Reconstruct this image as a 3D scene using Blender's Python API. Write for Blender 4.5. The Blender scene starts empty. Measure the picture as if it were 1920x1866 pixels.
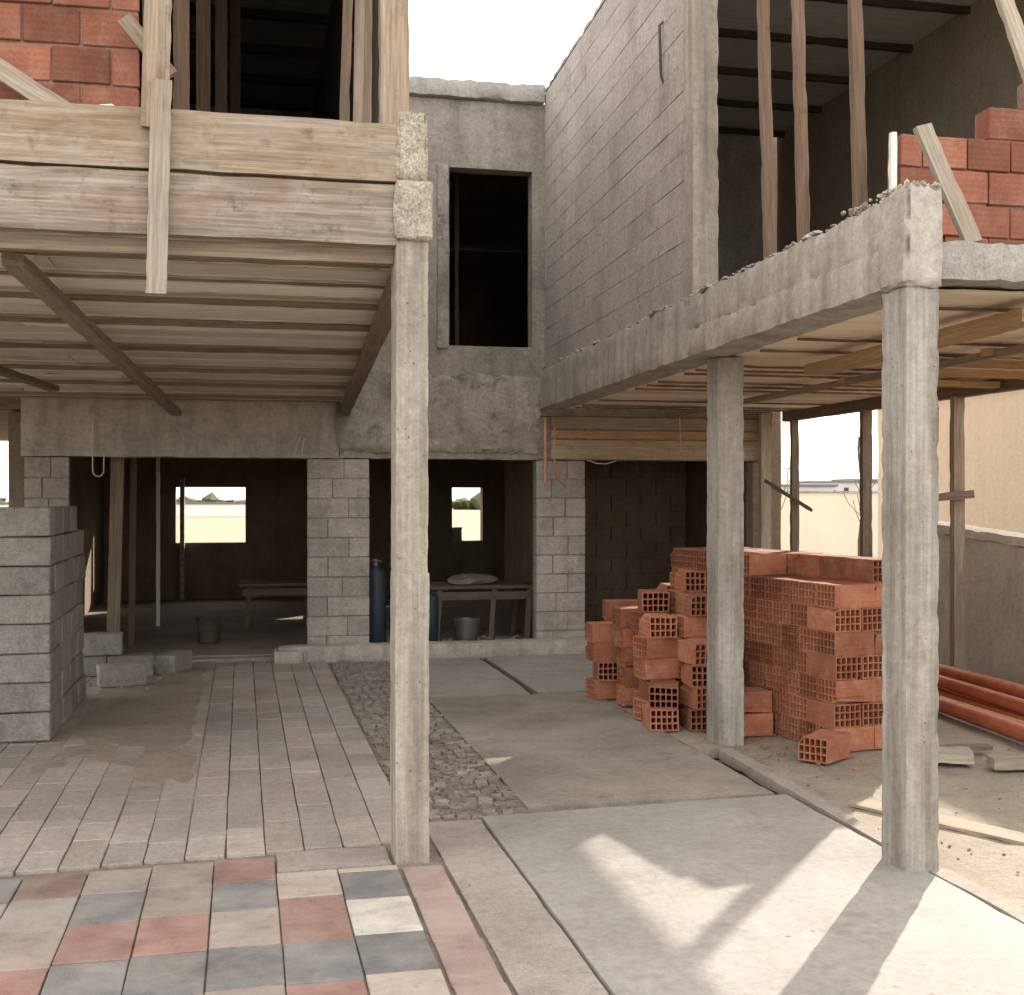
import bpy, bmesh, math, random
from mathutils import Vector, Matrix, noise
R = math.radians
random.seed(7)
S = bpy.context.scene
C = S.collection

# ------------------------------------------------------------------ camera, sky, sun, exposure
FPX = 2300.0
YAW = 12.4
cam_d = bpy.data.cameras.new('camera'); cam = bpy.data.objects.new('camera', cam_d); C.objects.link(cam)
cam_d.sensor_width = 36; cam_d.lens = 36 * FPX / 1920; cam_d.clip_start = .05; cam_d.clip_end = 3000
cam.location = (0, 0, 1.6); cam.rotation_euler = (R(90), 0, R(-YAW))
S.camera = cam
SUN_AZ = 40.0     # degrees from +Y towards +X
SUN_EL = 20.0
w = bpy.data.worlds.new('World'); S.world = w; w.use_nodes = True
nt = w.node_tree; nt.nodes.clear()
out = nt.nodes.new('ShaderNodeOutputWorld'); bg = nt.nodes.new('ShaderNodeBackground')
sky = nt.nodes.new('ShaderNodeTexSky'); sky.sky_type = 'NISHITA'; sky.sun_disc = False
sky.sun_elevation = R(SUN_EL); sky.sun_rotation = R(SUN_AZ); sky.dust_density = 3.0; sky.air_density = 1.0
tc = nt.nodes.new('ShaderNodeTexCoord'); mp = nt.nodes.new('ShaderNodeMapping'); mp.inputs['Scale'].default_value = (1, 1, 2.2)
nz = nt.nodes.new('ShaderNodeTexNoise'); nz.inputs['Scale'].default_value = 2.2; nz.inputs['Detail'].default_value = 7
cr = nt.nodes.new('ShaderNodeValToRGB'); cr.color_ramp.elements[0].position = .30; cr.color_ramp.elements[0].color = (.55, .55, .55, 1)
cr.color_ramp.elements[1].position = .62; cr.color_ramp.elements[1].color = (1, 1, 1, 1)
mx = nt.nodes.new('ShaderNodeMixRGB'); mx.inputs['Color2'].default_value = (8.1, 7.55, 6.95, 1)
nt.links.new(tc.outputs['Generated'], mp.inputs[0]); nt.links.new(mp.outputs[0], nz.inputs[0])
nt.links.new(nz.outputs[0], cr.inputs[0]); nt.links.new(cr.outputs[0], mx.inputs[0])
nt.links.new(sky.outputs[0], mx.inputs['Color1']); nt.links.new(mx.outputs[0], bg.inputs[0]); nt.links.new(bg.outputs[0], out.inputs[0])
bg.inputs['Strength'].default_value = 0.15
sl = bpy.data.lights.new('sun', 'SUN'); sl.energy = 3.7; sl.angle = R(.53); sl.color = (1, .88, .72)
so = bpy.data.objects.new('sun', sl); C.objects.link(so)
sd = Vector((math.sin(R(SUN_AZ)) * math.cos(R(SUN_EL)), math.cos(R(SUN_AZ)) * math.cos(R(SUN_EL)), math.sin(R(SUN_EL))))
so.rotation_euler = sd.to_track_quat('Z', 'Y').to_euler(); so.location = sd * 40
vs = S.view_settings; vs.view_transform = 'Standard'; vs.look = 'None'; vs.gamma = 1; vs.use_curve_mapping = False
S.display_settings.display_device = 'sRGB'
vs.exposure = 1.25
S.cycles.max_bounces = 10; S.cycles.diffuse_bounces = 7; S.cycles.use_denoising = True
S.cycles.caustics_reflective = False; S.cycles.caustics_refractive = False

# ------------------------------------------------------------------ materials
def N(nt, t, **k):
    n = nt.nodes.new(t)
    for a, b in k.items():
        if a in n.inputs: n.inputs[a].default_value = b
        else: setattr(n, a, b)
    return n
def base(name):
    m = bpy.data.materials.new(name); m.use_nodes = True; t = m.node_tree
    return m, t, t.nodes['Principled BSDF']
def ramp(t, src, p0, p1, c0, c1):
    r = N(t, 'ShaderNodeValToRGB'); e = r.color_ramp.elements
    e[0].position = p0; e[1].position = p1; e[0].color = (*c0, 1); e[1].color = (*c1, 1)
    t.links.new(src, r.inputs[0]); return r.outputs[0]
def mix(t, f, a, b, mode='MIX'):
    n = N(t, 'ShaderNodeMixRGB'); n.blend_type = mode
    for i, v in ((0, f), (1, a), (2, b)):
        if hasattr(v, 'links'): t.links.new(v, n.inputs[i])
        elif i == 0: n.inputs[0].default_value = v
        else: n.inputs[i].default_value = (*v, 1)
    return n.outputs[0]
def noi(t, vec, scale, detail=5, rough=.6, dist=0.0):
    n = N(t, 'ShaderNodeTexNoise', Scale=scale, Detail=detail, Roughness=rough, Distortion=dist)
    t.links.new(vec, n.inputs['Vector']); return n.outputs['Fac']
def scaled(t, vec, s, off=None):
    m = N(t, 'ShaderNodeMapping'); m.inputs['Scale'].default_value = s
    t.links.new(vec, m.inputs['Vector'])
    if off is not None: t.links.new(off, m.inputs['Location'])
    return m.outputs[0]
def bump(t, b, h, strength, dist=.01, prev=None):
    n = N(t, 'ShaderNodeBump'); n.inputs['Strength'].default_value = strength; n.inputs['Distance'].default_value = dist
    t.links.new(h, n.inputs['Height'])
    if prev is not None: t.links.new(prev, n.inputs['Normal'])
    t.links.new(n.outputs[0], b.inputs['Normal']); return n.outputs[0]
BL = (0, 0, 0); WH = (1, 1, 1)
def concrete(name, c0, c1, stain=(.12, .1, .085), amt=.5, grain=.5, streak=0.3, rough=.9, bmp=.5, blotch=1.6, spk=.35, objcol=False, hor=False, rnd=0, pits=0, dust=0):
    m, t, b = base(name)
    P = N(t, 'ShaderNodeNewGeometry').outputs['Position']
    big = noi(t, P, blotch, 6, .62, .4); col = ramp(t, big, .32, .68, c0, c1)
    st = noi(t, scaled(t, P, (9, 9, .7) if not hor else (.6, .6, 14)), 1.0, 5, .6)
    col = mix(t, mix(t, 1.0, ramp(t, st, .45, .75, BL, (streak,) * 3), WH, 'MULTIPLY'), col, stain)
    blo = noi(t, P, blotch * 2.7, 8, .7, .2)
    col = mix(t, ramp(t, blo, .52, .72, BL, (amt,) * 3), col, stain)
    fine = noi(t, P, 90, 3, .7)
    col = mix(t, spk, col, ramp(t, fine, .3, .7, (.18,) * 3, (.85,) * 3), 'OVERLAY')
    mid = noi(t, P, 22, 6, .7)
    col = mix(t, .35, col, ramp(t, mid, .3, .7, (.25,) * 3, (.72,) * 3), 'OVERLAY')
    if objcol:
        oi = N(t, 'ShaderNodeObjectInfo'); col = mix(t, 1.0, col, oi.outputs['Color'], 'MULTIPLY')
    if dust:
        dn = noi(t, P, 3.1, 8, .7, .3); col = mix(t, ramp(t, dn, .42, .7, BL, (dust,) * 3), col, (.35, .305, .265))
    if rnd:
        oi = N(t, 'ShaderNodeObjectInfo'); br = N(t, 'ShaderNodeMapRange'); br.inputs[3].default_value = 1 - rnd; br.inputs[4].default_value = 1 + rnd
        t.links.new(oi.outputs['Random'], br.inputs[0]); hs = N(t, 'ShaderNodeHueSaturation'); t.links.new(br.outputs[0], hs.inputs['Value']); t.links.new(col, hs.inputs['Color']); col = hs.outputs[0]
    if pits:
        vo = N(t, 'ShaderNodeTexVoronoi', Scale=26.0); t.links.new(P, vo.inputs['Vector'])
        pt = ramp(t, vo.outputs['Distance'], .07, .16, (1, 1, 1), (0, 0, 0)); gate = ramp(t, noi(t, P, 5, 3), .5, .58, BL, (pits,) * 3)
        col = mix(t, mix(t, 1.0, pt, gate, 'MULTIPLY'), col, tuple(x * .6 for x in stain))
        ln = noi(t, scaled(t, P, (60, 60, 1.1)), 1.0, 4, .6); col = mix(t, .4, col, ramp(t, ln, .35, .65, (.34,) * 3, (.64,) * 3), 'OVERLAY')
    t.links.new(col, b.inputs['Base Color']); b.inputs['Roughness'].default_value = rough
    b.inputs['Specular IOR Level'].default_value = .25
    n1 = bump(t, b, mid, bmp, .012); bump(t, b, fine, bmp * grain, .004, n1)
    return m
def wood(name, c0, c1, c2, bmp=.35, rough=.85, knots=.4, smear=0):
    """grain runs along the object's local X"""
    m, t, b = base(name)
    oc = N(t, 'ShaderNodeTexCoord').outputs['Object']; oi = N(t, 'ShaderNodeObjectInfo')
    cx = N(t, 'ShaderNodeVectorMath'); cx.operation = 'SCALE'; cx.inputs[0].default_value = (13, 7, 5)
    t.links.new(oi.outputs['Random'], cx.inputs['Scale'])
    v = scaled(t, oc, (1, 1, 1), cx.outputs[0])
    g = noi(t, scaled(t, v, (1.2, 34, 34)), 1.0, 6, .65, .5)
    col = ramp(t, g, .3, .72, c0, c1)
    big = noi(t, scaled(t, v, (1.1, 5, 5)), 1.5, 6, .68, .6)
    col = mix(t, ramp(t, big, .42, .68, BL, (.75,) * 3), col, c2)
    blot = noi(t, v, 9, 6, .72)
    col = mix(t, ramp(t, blot, .55, .72, BL, (knots,) * 3), col, tuple(x * .5 for x in c0))
    f2 = noi(t, scaled(t, v, (4, 90, 90)), 1.0, 3, .6)
    col = mix(t, .45, col, ramp(t, f2, .3, .7, (.22,) * 3, (.78,) * 3), 'OVERLAY')
    if smear:
        sm = noi(t, v, 4.5, 8, .72, .3); col = mix(t, ramp(t, sm, .5, .68, BL, (smear,) * 3), col, (.42, .385, .34))
        s2 = noi(t, scaled(t, v, (.8, 2.5, 2.5)), 2.3, 7, .7); col = mix(t, ramp(t, s2, .5, .66, BL, (smear * .9,) * 3), col, (.2, .125, .075))
    br = N(t, 'ShaderNodeMapRange'); br.inputs[3].default_value = .78; br.inputs[4].default_value = 1.2
    t.links.new(oi.outputs['Random'], br.inputs[0])
    hs = N(t, 'ShaderNodeHueSaturation'); t.links.new(br.outputs[0], hs.inputs['Value']); t.links.new(col, hs.inputs['Color'])
    t.links.new(hs.outputs[0], b.inputs['Base Color']); b.inputs['Roughness'].default_value = rough
    b.inputs['Specular IOR Level'].default_value = .2
    n1 = bump(t, b, g, bmp, .006); bump(t, b, f2, bmp, .002, n1)
    return m
def clay(name, c0, c1, dust=(.42, .3, .22), grooves=True, amt=.35):
    m, t, b = base(name)
    P = N(t, 'ShaderNodeNewGeometry').outputs['Position']; oi = N(t, 'ShaderNodeObjectInfo')
    big = noi(t, P, 5, 5, .65); col = ramp(t, big, .3, .7, c0, c1)
    d = noi(t, P, 11, 7, .7); col = mix(t, ramp(t, d, .5, .75, BL, (amt,) * 3), col, dust)
    fine = noi(t, P, 110, 2, .7); col = mix(t, .3, col, ramp(t, fine, .3, .7, (.22,) * 3, (.78,) * 3), 'OVERLAY')
    br = N(t, 'ShaderNodeMapRange'); br.inputs[3].default_value = .68; br.inputs[4].default_value = 1.28
    t.links.new(oi.outputs['Random'], br.inputs[0])
    hs = N(t, 'ShaderNodeHueSaturation'); t.links.new(br.outputs[0], hs.inputs['Value']); t.links.new(col, hs.inputs['Color'])
    t.links.new(hs.outputs[0], b.inputs['Base Color']); b.inputs['Roughness'].default_value = .92
    b.inputs['Specular IOR Level'].default_value = .2
    n1 = bump(t, b, d, .4, .006)
    if grooves:
        oc = N(t, 'ShaderNodeTexCoord').outputs['Object']
        wv = N(t, 'ShaderNodeTexWave', Scale=22.0, Distortion=.6); wv.bands_direction = 'DIAGONAL'
        t.links.new(scaled(t, oc, (0, 1, 1)), wv.inputs['Vector']); bump(t, b, wv.outputs['Fac'], .25, .003, n1)
    return m
def flat(name, col, rough=.6, metal=0, var=.25, scale=8):
    m, t, b = base(name)
    P = N(t, 'ShaderNodeNewGeometry').outputs['Position']
    n = noi(t, P, scale, 6, .65)
    c = ramp(t, n, .3, .7, tuple(x * (1 - var) for x in col), tuple(min(1, x * (1 + var)) for x in col))
    t.links.new(c, b.inputs['Base Color']); b.inputs['Roughness'].default_value = rough; b.inputs['Metallic'].default_value = metal
    bump(t, b, n, .15, .01)
    return m
M = {}
M['blockwall_up'] = concrete('pale upstairs block', (.33, .305, .29), (.43, .4, .38), (.24, .205, .185), .75, bmp=.9, blotch=.6, spk=.3, rnd=.06)
M['facade'] = concrete('dark facade concrete', (.25, .23, .207), (.37, .343, .31), (.13, .118, .105), .6, streak=.35, bmp=.9, blotch=1.5)
M['facade_low'] = concrete('mottled old render', (.22, .205, .19), (.42, .39, .36), (.1, .092, .084), .85, bmp=1.0, blotch=2.0, spk=.45)
M['parapet'] = concrete('parapet concrete', (.28, .28, .265), (.38, .37, .35), (.14, .13, .12), .4)
M['column'] = concrete('cast column concrete', (.3, .275, .24), (.42, .385, .335), (.17, .145, .115), .45, streak=.95, bmp=.5, blotch=2.0, spk=.16, pits=.9)
M['column_cool'] = concrete('cast grey column concrete', (.27, .262, .245), (.4, .385, .355), (.17, .14, .105), .5, streak=1.0, bmp=.45, blotch=1.8, spk=.14, pits=.9)
M['mortar'] = concrete('lumpy mortar', (.34, .31, .26), (.5, .46, .39), (.2, .165, .12), .5, bmp=1.6, blotch=5, spk=.7)
M['beam'] = concrete('beam concrete', (.33, .31, .285), (.48, .455, .42), (.18, .16, .14), .55, streak=.55, bmp=.5, blotch=2.2, spk=.2)
M['blockwall'] = concrete('grey block', (.3, .28, .262), (.42, .395, .37), (.19, .17, .155), .6, bmp=.9, blotch=1.9, spk=.35, rnd=.09)
M['joint'] = concrete('recessed joint mortar', (.2, .185, .17), (.3, .28, .26), (.12, .11, .1), .4, bmp=.7)
M['block'] = concrete('loose concrete block', (.21, .205, .195), (.31, .302, .288), (.12, .113, .103), .6, bmp=.9, blotch=2.5, spk=.4, rnd=.12)
M['slab'] = concrete('smooth screed', (.245, .232, .218), (.325, .31, .292), (.2, .182, .162), .7, streak=0, bmp=.2, blotch=1.1, spk=.12, rough=.8)
M['slab_old'] = concrete('stained screed', (.2, .18, .155), (.33, .3, .262), (.13, .115, .095), .6, streak=.4, bmp=.4, blotch=1.1, spk=.25, hor=True)
M['slab_mid'] = concrete('rosy concrete border', (.25, .22, .198), (.35, .31, .282), (.2, .175, .155), .5, streak=0, bmp=.3, blotch=1.7, spk=.3)
M['paver'] = concrete('worn paver', (.29, .262, .24), (.38, .345, .318), (.2, .175, .15), .4, streak=0, bmp=.5, blotch=1.6, spk=.3, objcol=True)
M['tile'] = concrete('coloured paver', (.6, .59, .58), (.9, .89, .88), (.45, .41, .37), .6, streak=0, bmp=.5, blotch=4.5, spk=.4, objcol=True, dust=.55)
M['stone'] = concrete('rough cobble', (.15, .135, .12), (.29, .265, .24), (.1, .09, .08), .5, streak=0, bmp=1.0, blotch=6, spk=.5, objcol=True)
M['dirt'] = concrete('dry dirt', (.3, .25, .19), (.42, .36, .28), (.2, .165, .125), .45, streak=0, bmp=1.0, blotch=.9, spk=.4)
M['sand'] = concrete('thin sand', (.25, .218, .178), (.34, .3, .25), (.18, .155, .125), .6, streak=0, bmp=.5, blotch=1.4, spk=.3)
M['field'] = concrete('dry field', (.24, .205, .14), (.32, .27, .185), (.15, .16, .09), .6, streak=0, bmp=.4, blotch=.05, spk=.3)
M['bedding'] = concrete('dark bedding', (.16, .14, .12), (.26, .228, .195), (.05, .045, .04), .5, streak=0, bmp=.8)
M['inner_up'] = concrete('upstairs inner wall', (.36, .31, .26), (.45, .4, .34), (.24, .205, .17), .5, bmp=.5)
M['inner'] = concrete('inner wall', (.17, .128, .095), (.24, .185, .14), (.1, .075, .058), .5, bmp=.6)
M['inner_floor'] = concrete('inner floor', (.24, .21, .18), (.34, .3, .26), (.09, .08, .07), .5, streak=0, bmp=.4)
M['wood'] = wood('weathered board', (.22, .165, .12), (.36, .29, .225), (.29, .26, .23))
M['wood_light'] = wood('pale timber', (.27, .22, .17), (.4, .345, .285), (.34, .315, .285), knots=.3)
M['form'] = wood('formwork board', (.25, .18, .12), (.43, .36, .28), (.37, .33, .285), bmp=.7, knots=.7, smear=.7)
M['form_grey'] = wood('grey formwork board', (.16, .125, .1), (.42, .365, .31), (.22, .188, .16), bmp=.9, knots=.9, smear=.6)
M['soffit'] = wood('soffit board', (.68, .61, .53), (.76, .69, .61), (.66, .6, .53), bmp=.2, knots=.2)
M['soffit_warm'] = wood('warm soffit board', (.74, .63, .5), (.8, .7, .57), (.72, .62, .5), bmp=.2, knots=.15)
M['joist'] = wood('dark joist', (.17, .13, .095), (.26, .205, .155), (.2, .165, .135))
M['amber'] = wood('amber timber', (.36, .22, .11), (.48, .32, .18), (.36, .26, .17))
M['wood_dark'] = wood('dark timber', (.13, .095, .07), (.22, .165, .125), (.16, .14, .12))
M['prop'] = wood('brown round prop', (.14, .09, .06), (.24, .17, .12), (.19, .14, .11))
M['wood_black'] = wood('blackish timber', (.05, .042, .037), (.09, .075, .065), (.07, .06, .055))  # one even blackish brown tone under the grain
M['ceil'] = wood('grey ceiling board', (.52, .52, .51), (.6, .6, .59), (.5, .5, .5), knots=.2)  # even pale grey base colour for the upstairs ceilings
M['brick'] = clay('hollow clay brick', (.29, .105, .06), (.42, .18, .108), (.42, .3, .225), amt=.65)
M['wallbrick'] = clay('laid clay brick', (.21, .082, .055), (.31, .132, .09), (.3, .2, .155), amt=.75)
M['wallmortar'] = concrete('brick mortar', (.24, .14, .11), (.33, .215, .175), (.25, .12, .09), .4, bmp=1.0)
M['pvc'] = flat('orange plastic pipe', (.42, .135, .065), .5, 0, .25)
M['pink'] = flat('pink conduit', (.5, .24, .17), .6)
M['cream'] = concrete('cream render', (.68, .61, .5), (.76, .69, .58), (.55, .49, .4), .25, streak=.25, bmp=.25, blotch=.5, spk=.1)
M['greywall'] = concrete('rough render', (.5, .47, .42), (.62, .58, .52), (.36, .325, .28), .5, bmp=1.2, blotch=1.8, spk=.4)
M['white'] = flat('white paint', (.75, .74, .71), .7, 0, .06)
M['cable'] = flat('grey cable', (.5, .48, .43), .6)
M['teal'] = flat('teal steel', (.018, .042, .052), .5, .1)
M['steel'] = flat('dull steel', (.2, .19, .18), .5, .6)
M['rod'] = flat('rusty steel', (.13, .07, .045), .8, .3)
M['bark'] = flat('bark', (.1, .08, .06), .9)
M['leaf'] = flat('dull foliage', (.06, .08, .03), .9, 0, .4, 1)
M['pale'] = flat('haze-paled distant render', (.5, .52, .54), .9, 0, .1, .2)  # pale blue-grey in place of haze, put into the wall colour
M['roofgrey'] = flat('grey roof', (.16, .16, .17), .9)
M['stain'] = flat('damp stain', (.1, .09, .08), .7)
M['dark'] = flat('dark glass', (.03, .03, .035), .3)

# ------------------------------------------------------------------ helpers
WM = {}
def link(name, me, parent=None, mw=None, mat=None):
    o = bpy.data.objects.new(name, me); C.objects.link(o)
    mw = mw or Matrix.Identity(4)
    if mat and me and not me.materials: me.materials.append(mat)
    if parent is not None:
        o.parent = parent; o.matrix_basis = WM[parent.name].inverted() @ mw
    else: o.matrix_basis = mw
    WM[o.name] = mw
    return o
def empty(name, loc):
    return link(name, None, None, Matrix.Translation(Vector(loc)))
def tag(o, label=None, cat=None, group=None, kind=None):
    if label: o['label'] = label
    if cat: o['category'] = cat
    if group: o['group'] = group
    if kind: o['kind'] = kind
    return o
def finish(me, ang=35):
    for p in me.polygons: p.use_smooth = True
    me.set_sharp_from_angle(angle=R(ang)); return me
def rdata(boxes, step=.08, amp=.003, chip=.006, warp=None, seed=0):
    """one mesh of several boxes; every box is gridded, its faces waver a little and its edges are nibbled"""
    V = []; F = []
    for bi, (x0, x1, y0, y1, z0, z1) in enumerate(boxes):
        idx = {}
        n = [max(1, min(90, int(round(abs(b - a) / step)))) for a, b in ((x0, x1), (y0, y1), (z0, z1))]
        lo = (x0, y0, z0); hi = (x1, y1, z1)
        def vid(k):
            if k in idx: return idx[k]
            p = Vector([lo[a] + (hi[a] - lo[a]) * k[a] / n[a] for a in range(3)])
            s = [-1 if k[a] == 0 else (1 if k[a] == n[a] else 0) for a in range(3)]
            q = p * 3.1 + Vector((seed * 3.3, 0, bi * 1.7))
            d = noise.noise_vector(q) + .5 * noise.noise_vector(p * 9 + Vector((seed, 1, 2)))
            p = p + Vector([d[a] * amp if s[a] else 0 for a in range(3)])
            if sum(1 for a in s if a) >= 2:
                c = chip * (.35 + max(0, noise.noise(p * 14 + Vector((0, seed, 0))) * 2.2))
                p = p - Vector([s[a] * c for a in range(3)])
            if warp: p = warp(p)
            idx[k] = len(V); V.append(p); return idx[k]
        for a in range(3):
            b, c = (a + 1) % 3, (a + 2) % 3
            for side in (0, n[a]):
                for i in range(n[b]):
                    for j in range(n[c]):
                        q = []
                        for di, dj in ((0, 0), (1, 0), (1, 1), (0, 1)):
                            k = [0, 0, 0]; k[a] = side; k[b] = i + di; k[c] = j + dj; q.append(vid(tuple(k)))
                        if side == 0: q.reverse()
                        F.append(q)
    me = bpy.data.meshes.new('m'); me.from_pydata([tuple(v) for v in V], [], F); me.update()
    return finish(me)
def rbox(name, boxes, mat, parent=None, **k):
    if not isinstance(boxes[0], (tuple, list)): boxes = [boxes]
    return link(name, rdata(boxes, **k), parent, None, mat)
def bevbox(dx, dy, dz, bev=.006, seg=1, jit=0):
    bm = bmesh.new(); bmesh.ops.create_cube(bm, size=1)
    for v in bm.verts: v.co = Vector((v.co.x * dx, v.co.y * dy, v.co.z * dz))
    if jit:
        for v in bm.verts: v.co += Vector([random.uniform(-jit, jit) for _ in range(3)])
    if bev: bmesh.ops.bevel(bm, geom=bm.edges[:], offset=bev, segments=seg, affect='EDGES')
    me = bpy.data.meshes.new('m'); bm.to_mesh(me); bm.free(); return me
def frame(p0, p1, face=(0, -1, 0)):
    x = (Vector(p1) - Vector(p0)).normalized(); z = Vector(face); z = (z - x * z.dot(x)).normalized(); y = z.cross(x)
    m = Matrix.Identity(4)
    for i in range(3): m[i][0] = x[i]; m[i][1] = y[i]; m[i][2] = z[i]
    m.translation = (Vector(p0) + Vector(p1)) / 2; return m
def plank(name, p0, p1, wd, th, mat, parent=None, face=(0, -1, 0), amp=.002, bend=0.0):
    """board whose wide face looks along `face`; grain along its length"""
    L = (Vector(p1) - Vector(p0)).length; sd = random.random() * 50
    def wp(p):
        p = p.copy(); p.z += bend * (1 - (2 * p.x / L) ** 2); return p
    me = rdata([(-L / 2, L / 2, -wd / 2, wd / 2, -th / 2, th / 2)], step=max(.06, L / 34), amp=amp, chip=.004, seed=sd, warp=wp if bend else None)
    return link(name, me, parent, frame(p0, p1, face), mat)
def tube(name, pts, r, mat, parent=None, seg=8, closed=False, hollow=0):
    V = []; F = []; pts = [Vector(p) for p in pts]; n = len(pts)
    for i, p in enumerate(pts):
        a = pts[max(0, i - 1)]; b = pts[min(n - 1, i + 1)]; t = (b - a).normalized()
        u = t.cross(Vector((0.13, .31, 1))).normalized(); v = t.cross(u)
        for k in range(seg):
            an = 2 * math.pi * k / seg; V.append(p + (u * math.cos(an) + v * math.sin(an)) * r)
    for i in range(n - 1):
        for k in range(seg):
            k2 = (k + 1) % seg; F.append((i * seg + k, i * seg + k2, (i + 1) * seg + k2, (i + 1) * seg + k))
    if hollow:
        o0 = len(V)
        for i in (0, n - 1):
            c = pts[i]
            for k in range(seg): V.append(c + (V[i * seg + k] - c) * (1 - hollow))
        inner = [o0, o0 + seg]
        for k in range(seg):
            k2 = (k + 1) % seg
            F.append((inner[0] + k, inner[0] + k2, k2, k)); F.append(((n - 1) * seg + k, (n - 1) * seg + k2, inner[1] + k2, inner[1] + k))
            F.append((inner[0] + k2, inner[0] + k, inner[1] + k, inner[1] + k2))
    else:
        F.append(tuple(range(seg))[::-1]); F.append(tuple((n - 1) * seg + k for k in range(seg)))
    me = bpy.data.meshes.new('m'); me.from_pydata([tuple(v) for v in V], [], F); me.update()
    bm = bmesh.new(); bm.from_mesh(me); bmesh.ops.recalc_face_normals(bm, faces=bm.faces[:]); bm.to_mesh(me); bm.free()
    return link(name, finish(me, 40), parent, None, mat)
def lump(name, loc, size, mat, parent=None, seed=0, rotz=0):
    bm = bmesh.new(); bmesh.ops.create_icosphere(bm, subdivisions=2, radius=.5)
    for v in bm.verts:
        f = 1 + .55 * noise.noise(v.co * 2.6 + Vector((seed * 7.1, 0, seed)))
        v.co = Vector((v.co.x * f * size[0], v.co.y * f * size[1], v.co.z * f * size[2]))
    me = bpy.data.meshes.new('m'); bm.to_mesh(me); bm.free()
    return link(name, finish(me, 28), parent, Matrix.Translation(Vector(loc)) @ Matrix.Rotation(rotz, 4, 'Z'), mat)
def multilump(name, items, mat, parent=None):
    bm = bmesh.new()
    for k, (loc, size) in enumerate(items):
        r = bmesh.ops.create_icosphere(bm, subdivisions=1, radius=.5)
        a = random.uniform(0, 6.3); ca, sa = math.cos(a), math.sin(a)
        for v in r['verts']:
            f = 1 + .8 * noise.noise(v.co * 3.1 + Vector((k * 7.1, 0, k))); p = v.co * f
            p = Vector((p.x * size[0], p.y * size[1], p.z * size[2])); p = Vector((p.x * ca - p.y * sa, p.x * sa + p.y * ca, p.z))
            v.co = Vector(loc) + p
    me = bpy.data.meshes.new('m'); bm.to_mesh(me); bm.free(); return link(name, finish(me, 30), parent, None, mat)
SH = .033
def wr(p):  # right wing leans away from the depth axis by about two degrees
    p = p.copy(); p.x += (p.y - 4.72) * SH; return p
def wl(p):  # left canopy: same lean, and its soffit falls towards the back
    p = p.copy(); p.x += (p.y - 5.4) * SH; p.z -= (p.y - 5.4) * .031; return p
def wlx(p):
    p = p.copy(); p.x += (p.y - 5.4) * SH; return p
ORD = ['first', 'second', 'third', 'fourth', 'fifth', 'sixth', 'seventh', 'eighth', 'ninth', 'tenth', 'eleventh', 'twelfth', 'thirteenth']
YF = 12.35

# ------------------------------------------------------------------ ground
def sheet(name, x0, x1, y0, y1, z, mat, nx=2, ny=2, amp=0, parent=None, warp=None, thick=0):
    V = []; F = []
    for j in range(ny + 1):
        for i in range(nx + 1):
            x = x0 + (x1 - x0) * i / nx; y = y0 + (y1 - y0) * j / ny
            p = Vector((x, y, z + (amp * (noise.noise(Vector((x * 1.7, y * 1.7, 3))) + .4 * noise.noise(Vector((x * 7, y * 7, 5)))) if amp else 0)))
            V.append(tuple(warp(p) if warp else p))
    for j in range(ny):
        for i in range(nx):
            a = j * (nx + 1) + i; F.append((a, a + 1, a + nx + 2, a + nx + 1))
    me = bpy.data.meshes.new('m'); me.from_pydata(V, [], F); me.update()
    return link(name, finish(me, 60), parent, None, mat)
g = sheet('ground', -900, 900, -900, 1200, -.09, M['field']); tag(g, kind='structure')
g = sheet('dirt_yard', -9, 12, -4, 30, -.075, M['dirt'], 40, 60, .01); tag(g, kind='structure')
g = sheet('bedding', -4.2, 1.44, -1.5, 12.3, -.0165, M['bedding'], 110, 260, .006); tag(g, kind='structure')

# coloured tiles in front
tf = tag(empty('tile_floor', (0, 3, 0)), kind='structure')
BLUE = (.215, .222, .232); RED = (.36, .215, .185); PINK = (.37, .315, .29); CREAM = (.52, .445, .39); WHITE = (.62, .6, .55)
BEIGE = (.4, .345, .31); LGREY = (.41, .385, .36); BROWN = (.28, .2, .17); LBLUE = (.27, .282, .29)
rows = [5.56, 5.24, 4.88, 4.48, 4.10, 3.72, 3.34, 2.96, 2.58, 2.2, 1.82, 1.44, 1.06]
pat = {-1: [BLUE, LGREY, LGREY, PINK, BLUE], 0: [BROWN, LGREY, PINK, RED, BLUE], 1: [PINK, BLUE, RED, LBLUE, PINK],
       2: [PINK, PINK, RED, BLUE, PINK], 3: [RED, BLUE, BEIGE, BLUE, PINK], 4: [CREAM, CREAM, RED, BLUE, RED], 5: [CREAM, BLUE, WHITE, BLUE, CREAM]}  # first CREAM of the two rightmost columns paints in a sunlit strip
pool = [BLUE, RED, PINK, CREAM, BEIGE, LGREY, BLUE, PINK, RED]
def tile(name, x0, x1, y0, y1, col, parent, mat, gap=.006, top=0.0, th=.05, tilt=.004, gy=None):
    me = bevbox(x1 - x0 - gap, y1 - y0 - (gy or gap), th, .003, 1, .0015)
    mw = Matrix.Translation(((x0 + x1) / 2, (y0 + y1) / 2, top - th / 2 + random.uniform(-.002, .002))) @ \
        Matrix.Rotation(random.uniform(-tilt, tilt), 4, 'X') @ Matrix.Rotation(random.uniform(-tilt, tilt), 4, 'Y') @ Matrix.Rotation(random.uniform(-.012, .012), 4, 'Z')
    o = link(name, me, parent, mw, mat); v = random.uniform(.9, 1.1)
    o.color = (col[0] * v, col[1] * v, col[2] * v, 1); return o
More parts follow.
